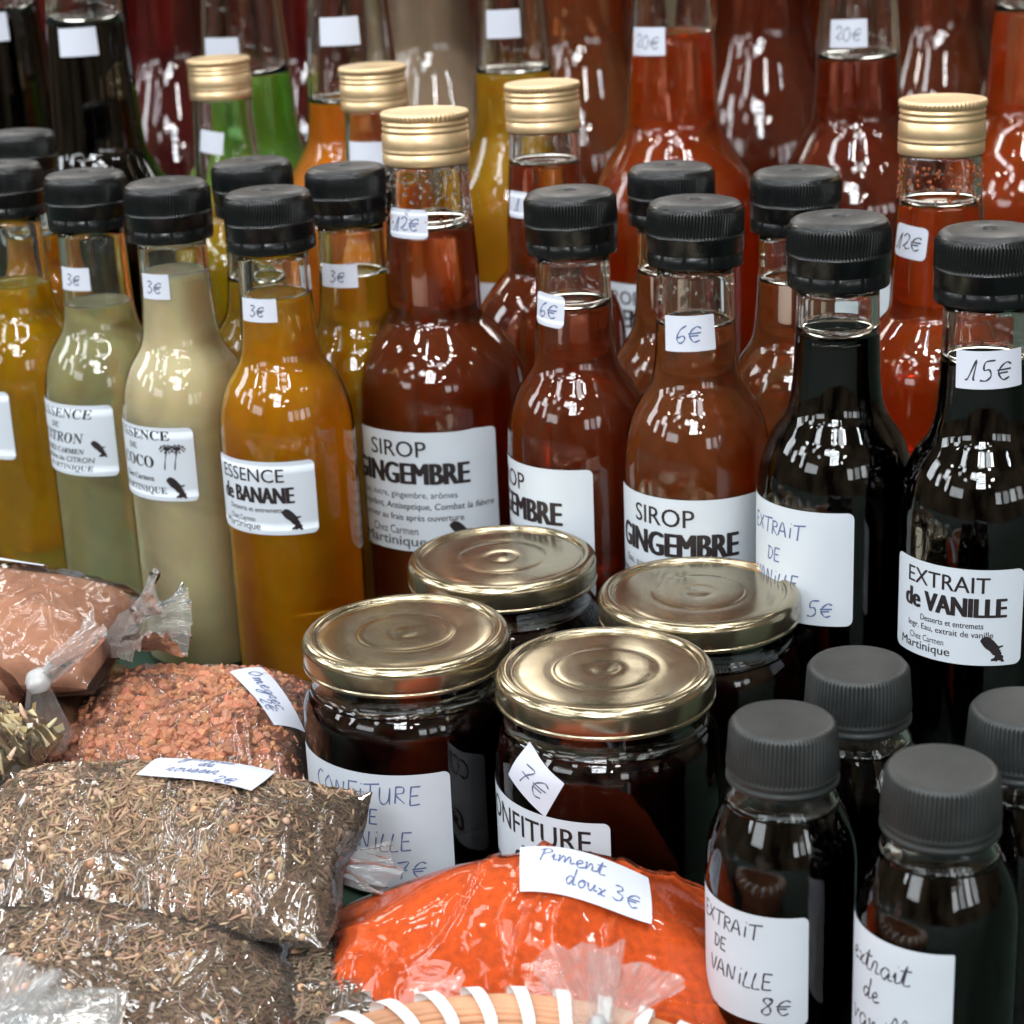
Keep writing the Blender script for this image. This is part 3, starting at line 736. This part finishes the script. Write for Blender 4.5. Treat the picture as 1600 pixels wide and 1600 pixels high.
class Pillow:
    freq = (55, 95); crease = False
    """soft bag: half sizes a, b (plan) and h (height above its bottom edge), in its own frame"""
    crest = 0.0
    def __init__(s, a, b, h, seed, lump=.12, fold=.0015, power=2.6, ex=.55, sink=.35, skewx=0.0, corner=0.0):
        s.a, s.b, s.h, s.seed, s.lump, s.fold, s.pw, s.ex, s.sink, s.skewx, s.corner = a, b, h, seed, lump, fold, power, ex, sink, skewx, corner
    def xy(s, u, v, k=1.0):
        w = 1 + .11 * noise.noise(Vector((u * 1.3 + s.seed, v * 1.3, 3.1)))
        pull = 1 + s.corner * (abs(u) * abs(v)) ** 2
        return s.a * u * w * k * pull + s.skewx * v, s.b * v * w * k * pull
    def prof(s, u, v):
        v = v - s.crest * (1 - v * v)
        return (max(0, 1 - abs(u) ** s.pw) * max(0, 1 - abs(v) ** s.pw)) ** s.ex
    def top(s, u, v, k=1.0, wr=True):
        x, y = s.xy(u, v, k)
        p = s.prof(u, v)
        z = s.h * p * k * (1 + s.lump * noise.noise(Vector((u * 1.7 + s.seed, v * 1.7 + s.seed, .4))))
        if wr and s.crease:
            q = Vector((x, y, 0)) + .006 * Vector((noise.noise(Vector((x * 60, y * 60, s.seed))), noise.noise(Vector((x * 60, y * 60, s.seed + 9))), 0))
            c1 = max(0, ridged(q, s.freq[0], s.seed)) ** 9; c2 = max(0, ridged((q.x * .5 + q.y, q.y * .5 - q.x), s.freq[1], s.seed + 4)) ** 12
            z += s.fold * (c1 + .7 * c2) * min(1, p * 3 + .1)
        elif wr:
            r = ridged((x, y), s.freq[0], s.seed); r2 = ridged((x * 1.6, y * .6), s.freq[1], s.seed + 3)
            z += s.fold * (r ** 3 * 1.2 + .6 * r2 ** 4 - .5) * min(1, p * 1.6 + .25)
        return Vector((x, y, z))
    def bottom(s, u, v, k=1.0):
        x, y = s.xy(u, v, k)
        return Vector((x, y, -s.sink * s.h * s.prof(u, v) * k))
    def grid(s, nu, nv, k=1.0, wr=True):
        V, F = [], []
        for j in range(nv + 1):
            for i in range(nu + 1): V.append(s.top(-1 + 2 * i / nu, -1 + 2 * j / nv, k, wr))
        n = nu + 1
        for j in range(nv):
            for i in range(nu): F.append((j * n + i, j * n + i + 1, (j + 1) * n + i + 1, (j + 1) * n + i))
        o = len(V)
        for j in range(nv + 1):
            for i in range(nu + 1): V.append(s.bottom(-1 + 2 * i / nu, -1 + 2 * j / nv, k))
        for j in range(nv):
            for i in range(nu): F.append((o + j * n + i + 1, o + j * n + i, o + (j + 1) * n + i, o + (j + 1) * n + i + 1))
        return V, F
def grains(pil, k, specs, name, parent, lim=((-.98, .98), (-.98, .98)), jit=.0006, smooth=True):
    """heap surface of loose grains following the inside of the bag"""
    VV, FF, CC = [], [], []; off = 0
    for kind, count, size, color, var, lift in specs:
        V, F = TPL[kind]
        for _ in range(count):
            u = rng.uniform(*lim[0]); v = rng.uniform(*lim[1])
            low = rng.random() < .22
            e = 1e-3
            f = (lambda uu, vv: pil.bottom(uu, vv, k)) if low else (lambda uu, vv: pil.top(uu, vv, k, False))
            p = f(u, v); n = (f(u + e, v) - p).cross(f(u, v + e) - p)
            if n.length < 1e-14: n = Vector((0, 0, 1))
            n.normalize()
            if n.z < 0 and not low: n = -n
            s = size * rng.uniform(.75, 1.25)
            if kind in ('seed', 'flake'):
                t = Vector(rng.normal(size=3)); t = (t - n * t.dot(n) * .82).normalized(); q = t.to_track_quat('Z' if kind == 'seed' else 'X', 'Y').to_matrix()
            else:
                q = Matrix.Rotation(rng.uniform(0, 6.28), 3, Vector(rng.normal(size=3)).normalized())
            Mq = np.array(q)
            W = V * np.array([rng.uniform(.7, 1.35), rng.uniform(.55, 1.0), rng.uniform(.7, 1.2)]) if kind in ('chip',) else V * (1 + 0.0 * rng.random())
            if kind == 'chip': W = W + rng.normal(scale=.10, size=W.shape)
            W = (W * s) @ Mq.T + np.array(p + n * (lift * s + rng.uniform(-jit, jit) * 1.2))
            c = np.array(color) * (1 + var * rng.normal()); c = np.clip(c * (1 + .06 * rng.normal(size=3)), .01, .9)
            VV.append(W); FF += [tuple(i + off for i in f_) for f_ in F]; off += len(V)
            CC.append(np.tile(np.array([*c, 1.0]), (len(V), 1)))
    me = mesh(name, np.concatenate(VV), FF, M_GRAIN, smooth=smooth, colors=np.concatenate(CC))
    return put(name, me, parent)
def fan(root, base, tip_dir, length, spread, mat, name='twisted_end', seed=0, r0=.0035, up=Vector((0, 0, 1)), na=170, nl=30, curl=.25, depth=.16):
    """gathered end of a bag: pleats run out from the tie and loosen towards a roughly cut edge"""
    d = tip_dir.normalized(); side = d.cross(up).normalized(); nrm = side.cross(d).normalized()
    V, F = [], []
    for i in range(nl + 1):
        t = i / nl
        for j in range(na + 1):
            a = -1 + 2 * j / na
            n1 = noise.noise(Vector((a * 2.2 + seed, 7.7, seed * .3))); n2 = noise.noise(Vector((a * 7 + seed, t * .8, 2.2))); n3 = noise.noise(Vector((a * 19 + seed, t * 1.2, 5.5)))
            Lr = length * (.88 + .20 * n1 + .07 * n2 + .03 * n3 - .10 * a * a)
            w = t * Lr
            ang = a * spread * (1 + .25 * n1) + .10 * n2 * t
            pl = length * depth * (t ** .75) * (.9 * noise.noise(Vector((a * 3.4 + seed, t * .7, 1.1))) + .55 * n2 + .40 * n3 + .30 * noise.noise(Vector((a * 9 + seed, t * 5.0, 3.1))) + .22 * abs(noise.noise(Vector((a * 24 + seed, t * 7.0, 9.1)))))
            V.append(base + d * (w * math.cos(ang * .7)) + side * (r0 * a * (1 - .3 * t) + w * math.sin(ang)) + nrm * (pl + curl * length * t * t * n1 + r0 * .8 * math.cos(a * 9) * (1 - t)))
    n = na + 1
    for i in range(nl):
        for j in range(na): F.append((i * n + j, i * n + j + 1, (i + 1) * n + j + 1, (i + 1) * n + j))
    return put(name, mesh(name, V, F, mat), root)
def knot(root, c, r, mat, d, name='knot'):
    V, F = lathe([(r * .15, -r * 1.3), (r * .6, -r * 1.1), (r * .95, -r * .5), (r, 0), (r * .85, r * .5), (r * .5, r * 1.0), (r * .35, r * 1.5)], 28, True, True)
    q = d.to_track_quat('Z', 'Y').to_matrix()
    W = []
    for v in V:
        p = Vector(v); p *= 1 + .22 * noise.noise(p * 420)
        W.append(q @ p + c)
    return put(name, mesh(name, W, F, mat), root)
def bag(label, loc, rot, pil, group=None, k=.95, base_col=None, film=M_FILM, cat='bag', name='spice_bag', res=(150, 110), content_bump=True):
    t = thing(name, label, cat, loc, 0, group); t.rotation_euler = rot
    V, F = pil.grid(*res)
    put('film', mesh('film', V, F, film), t)
    if base_col is not None:
        V, F = pil.grid(70, 50, k * .985, False)
        put('spice', mesh('spice', V, F, base_col), t)
    return t
def bag_label(root, pil, u0, v0, w, h, rot, rows, pen=M_PENB, lift=.0009):
    ct, st = math.cos(rot), math.sin(rot)
    def mp(off):
        def f(s, t, more=0.0):
            x, y = s * ct - t * st, s * st + t * ct
            u, v = u0 + x / pil.a, v0 + y / pil.b
            u = max(-.999, min(.999, u)); v = max(-.999, min(.999, v))
            p = pil.top(u, v, 1.0, False)
            return Vector((p.x, p.y, p.z + off + pil.fold * .55))
        return f
    lab = paper(mp(lift), w * 1e-3, h * 1e-3, .0003, M_TAG, 'label', root, nx=30)
    ss = []
    for txt, x, y, hh in rows: ss += hand(txt, x, y, hh, slant=.2)
    flat_to_surface([ribbon(ss, .42)], mp(lift + .0002), 'handwriting', pen, lab)
    return lab
M_SEEDBASE = principled('seed_mass', (0.17, 0.105, 0.06), 0.8, noise_scale=300, noise_amt=.4)
M_FENUBASE = principled('fenugreek_mass', (0.30, 0.125, 0.065), 0.8, noise_scale=300, noise_amt=.4)
M_POWDER = principled('brown_powder', (0.43, 0.21, 0.125), 0.85, noise_scale=260, noise_amt=.12, bump=.4, bump_scale=1500)
M_POWDER2 = principled('darker_brown_powder', (0.30, 0.14, 0.07), 0.85, noise_scale=260, noise_amt=.15, bump=.4, bump_scale=1500)
M_PAPRIKA = principled('orange_powder', (0.55, 0.076, 0.003), 0.85, noise_scale=420, noise_amt=.22, bump=.6, bump_scale=1600)
M_FLAKEBASE = principled('dry_leaf_mass', (0.40, 0.28, 0.14), 0.8, noise_scale=200, noise_amt=.4)
SEEDMIX = [('seed', 19000, .0018, (.26, .165, .10), .22, .3), ('ball', 320, .00105, (.50, .335, .215), .12, .5), ('chip', 45, .0014, (.46, .25, .13), .15, .4), ('seed', 1500, .0021, (.36, .24, .15), .18, .5)]
# seeds, lower bag first
p3 = Pillow(.042, .030, .018, 4.4, sink=.8)
t = bag('dark seed bag lowest of the pile, beside the orange bag', (-.056, .478, .014), (0, 0, .25), p3, 'bags of mixed seeds', base_col=M_SEEDBASE, res=(90, 70))
grains(p3, .93, [('seed', 4200, .0023, (.16, .11, .07), .28, .3), ('ball', 120, .0012, (.46, .28, .16), .2, .6)], 'seeds', t)
p2 = Pillow(.067, .043, .027, 2.2, corner=.02, power=2.2, lump=.2, sink=.55, fold=.0015)
p2.freq = (42, 80)
t = bag('seed bag lying under the labelled seed bag', (-.128, .470, .020), (A(6), A(1), A(-10)), p2, 'bags of mixed seeds', base_col=M_SEEDBASE)
grains(p2, .93, SEEDMIX, 'seeds', t)
p1 = Pillow(.060, .034, .022, 1.1, corner=.0, power=2.1, ex=.62, lump=.2, fold=.0015)
p1.freq = (42, 80)
t = bag('top seed bag with handwritten paper label', (-.1115, .514, .047), (A(13), A(2), A(-9)), p1, 'bags of mixed seeds', base_col=M_SEEDBASE)
grains(p1, .94, SEEDMIX, 'seeds', t)
bag_label(t, p1, .22, .52, 37, 19, A(-6), [('graines', -10, 4, 5), ('de', -3, -.5, 4.6), ('roussir', -11, -5, 5.4), ('2€', 6, -9, 4)])
fan(t, Vector((.053, .004, -.002)), Vector((1, .10, -.25)), .022, .55, M_FILMWHITE, seed=3)
# fenugreek
p4 = Pillow(.047, .036, .027, 7.7, corner=.05)
t = bag('bag of coarse red brown grains with narrow handwritten label', (-.118, .622, .027), (A(12), 0, A(-4)), p4, 'bags of coarse brown grains', base_col=M_FENUBASE)
grains(p4, .94, [('chip', 3000, .00175, (.43, .175, .092), .14, .3), ('chip', 2200, .0012, (.37, .145, .075), .2, .2), ('chip', 500, .0016, (.52, .25, .14), .12, .4)], 'grains', t, smooth=False)
bag_label(t, p4, .62, .10, 30, 12, A(-52), [('Omegrec', -12, -1, 5), ('2€', 3, -5, 4)])
p5 = Pillow(.040, .028, .018, 8.2)
t = bag('dark bag of coarse brown grains squeezed under the labelled one', (-.150, .600, .012), (A(5), 0, .1), p5, 'bags of coarse brown grains', base_col=M_FENUBASE, res=(80, 60))
grains(p5, .93, [('chip', 1400, .0016, (.30, .14, .085), .2, .3)], 'grains', t, smooth=False)
# powder
p6 = Pillow(.064, .038, .024, 5.5, lump=.1, ex=.42, sink=.8, fold=.0008)
t = bag('dark brown powder bag below the pink brown one', (-.203, .655, .030), (A(4), A(4), A(-8)), p6, 'bags of brown powder', base_col=M_POWDER2, film=M_FILMTIGHT)
p7 = Pillow(.060, .036, .023, 6.1, lump=.1, ex=.40, fold=.0009, sink=.5)
t = bag('pink brown powder bag on top of its pile', (-.203, .655, .064), (A(5), A(4), A(-6)), p7, 'bags of brown powder', base_col=M_POWDER, film=M_FILMTIGHT)
fan(t, Vector((.055, -.006, .003)), Vector((1, -.05, .30)), .038, 1.0, M_FILMWHITE, seed=21, curl=.4)
fan(t, Vector((.055, -.008, .003)), Vector((.7, -.05, .75)), .034, .5, M_FILMWHITE, seed=24, curl=.4)
bag_label(t, p7, .10, .62, 40, 13, .05, [])
# the tie of the next bag, in front of the pile
pt = Pillow(.030, .022, .020, 14.4, lump=.1, ex=.42, fold=.0008)
t = bag('knotted bag of brown powder in front of the powder pile', (-.207, .622, .052), (A(6), 0, A(-30)), pt, 'bags of brown powder', base_col=M_POWDER, film=M_FILMTIGHT, res=(80, 60))
kp = at(62, 1062, .068); t_inv = (Matrix.Translation(t.location) @ t.rotation_euler.to_matrix().to_4x4()).inverted()
kl = t_inv @ kp; rr_ = t_inv.to_3x3()
knot(t, kl, .0042, M_KNOT, rr_ @ Vector((.6, .1, .45)))
fan(t, kl + rr_ @ Vector((.003, 0, .002)), rr_ @ Vector((.8, .1, .62)), .029, .55, M_FILMWHITE, seed=11)
fan(t, kl + rr_ @ Vector((-.001, 0, -.002)), rr_ @ Vector((.12, -.2, -.9)), .028, .40, M_FILMWHITE, seed=12)
# dry flakes at the left edge
p8 = Pillow(.036, .034, .030, 9.3)
t = bag('bag of pale dry leaf flakes cut by the left edge', (-.197, .565, .050), (A(8), 0, A(-20)), p8, None, base_col=M_FLAKEBASE, res=(100, 80))
grains(p8, .92, [('flake', 1700, .0038, (.68, .53, .32), .18, .3), ('seed', 500, .004, (.62, .48, .30), .3, .4)], 'flakes', t)
# paprika
p9 = Pillow(.076, .044, .049, 3.3, lump=.30, fold=.0022, ex=.72, power=2.0, corner=.02, sink=.12)
p9.freq = (22, 33); p9.crease = True; p9.crest = .32
t = bag('bright orange pepper powder bag with paper label', (-.001, .477, .005), (A(3), 0, A(-5)), p9, None, k=.975, film=M_FILMORANGE, res=(220, 160))
V, F = p9.grid(170, 120, .980, True)
put('powder', mesh('powder', V, F, M_PAPRIKA), t)
bag_label(t, p9, .22, .13, 36, 17, A(3), [('Piment', -13, 1, 6), ('doux 3€', -6, -5.5, 5)], lift=.0016)
t_inv = (Matrix.Translation(t.location) @ t.rotation_euler.to_matrix().to_4x4()).inverted(); rr_ = t_inv.to_3x3()
kl = t_inv @ at(935, 1618, .060)
fan(t, kl, rr_ @ Vector((-.26, .20, .95)), .027, .42, M_TWIST, seed=31, up=rr_ @ Vector((0, -1, 0)))
fan(t, kl + Vector((.001, .001, 0)), rr_ @ Vector((.40, .20, .88)), .022, .45, M_TWIST, seed=32, up=rr_ @ Vector((0, -1, 0)))
knot(t, kl, .004, M_KNOT, rr_ @ Vector((0, -.3, .8)))
# loose end of a further bag at the bottom left corner
le = at(5, 1625, .050)
t = bag('clear plastic bag end in the lower left corner', tuple(le), (0, 0, .2), Pillow(.030, .014, .008, 12.0), None, film=M_FILMWHITE, res=(70, 60))
fan(t, Vector((.000, .004, .002)), Vector((.30, .35, .9)), .020, .8, M_TWIST, seed=41)
fan(t, Vector((.002, .004, .002)), Vector((.9, .25, .5)), .018, .6, M_FILMWHITE, seed=43)

# ------------------------------------------------------------------ basket rim at the bottom edge
M_STRAW = principled('straw_coil', (0.50, 0.255, 0.14), 0.6, noise_scale=70, noise_amt=.25)
M_BAND = principled('white_plastic_strip', (0.80, 0.80, 0.80), 0.4)
bx, by, bz, BR = -.0135, .3590, .0445, .0745
t = thing('straw_basket', 'coiled straw basket rim bound with white strips', 'basket', (bx, by, 0))
V, F = [], []
def coil(R, z, r, n=220, m=10, seed=0):
    o = len(V)
    for i in range(n):
        a = 2 * PI * i / n
        rr = R + .0003 * math.sin(9 * a + seed)
        for j in range(m):
            b_ = 2 * PI * j / m
            V.append(((rr + r * math.cos(b_)) * math.cos(a), (rr + r * math.cos(b_)) * math.sin(a), z + r * math.sin(b_)))
    for i in range(n):
        for j in range(m):
            F.append((o + i * m + j, o + ((i + 1) % n) * m + j, o + ((i + 1) % n) * m + (j + 1) % m, o + i * m + (j + 1) % m))
for k in range(9): coil(BR + .0012 - .0016 * k, bz + .0032 * math.sin(PI * (k + .5) / 9) - .0016, .00105, seed=k)
for k in range(5): coil(BR + .0022, bz - .0022 - .0018 * k, .00105, seed=k + 20)
for lev in range(1, 8):
    for q in range(2): coil(BR - .003 - .0022 * lev - q * .0018, bz - .006 - .005 * lev, .0026, seed=lev + q * 9)
put('straw_coils', mesh('straw_coils', V, F, M_STRAW), t)
V2, F2 = [], []
nb = 40
for i in range(nb):
    a0 = 2 * PI * i / nb
    o = len(V2); n1 = 5; m = 22
    for q in range(n1 + 1):
        a = a0 + (q / n1 - .5) * .052
        for j in range(m):
            b_ = 2 * PI * j / m
            ex_, ez_ = .0080, .0040
            rr = BR - .0048 + ex_ * math.copysign(abs(math.cos(b_)) ** .9, math.cos(b_)); zz = bz - .0002 + ez_ * math.copysign(abs(math.sin(b_)) ** .9, math.sin(b_))
            aa = a + .045 * math.cos(b_)
            V2.append((rr * math.cos(aa), rr * math.sin(aa), zz))
    for q in range(n1):
        for j in range(m): F2.append((o + q * m + j, o + q * m + (j + 1) % m, o + (q + 1) * m + (j + 1) % m, o + (q + 1) * m + j))
put('white_binding', mesh('white_binding', V2, F2, M_BAND), t)
V3, F3 = lathe([(.0002, .0015), (BR - .021, .0015), (BR - .004, bz - .004)], 64)
put('basket_wall', mesh('basket_wall', V3, F3, M_STRAW), t)

# ------------------------------------------------------------------ stand every bottle on the table (its drawn foot is above its own zero)
for t, foot in FINISH:
    for c in t.children: c.location.z -= foot
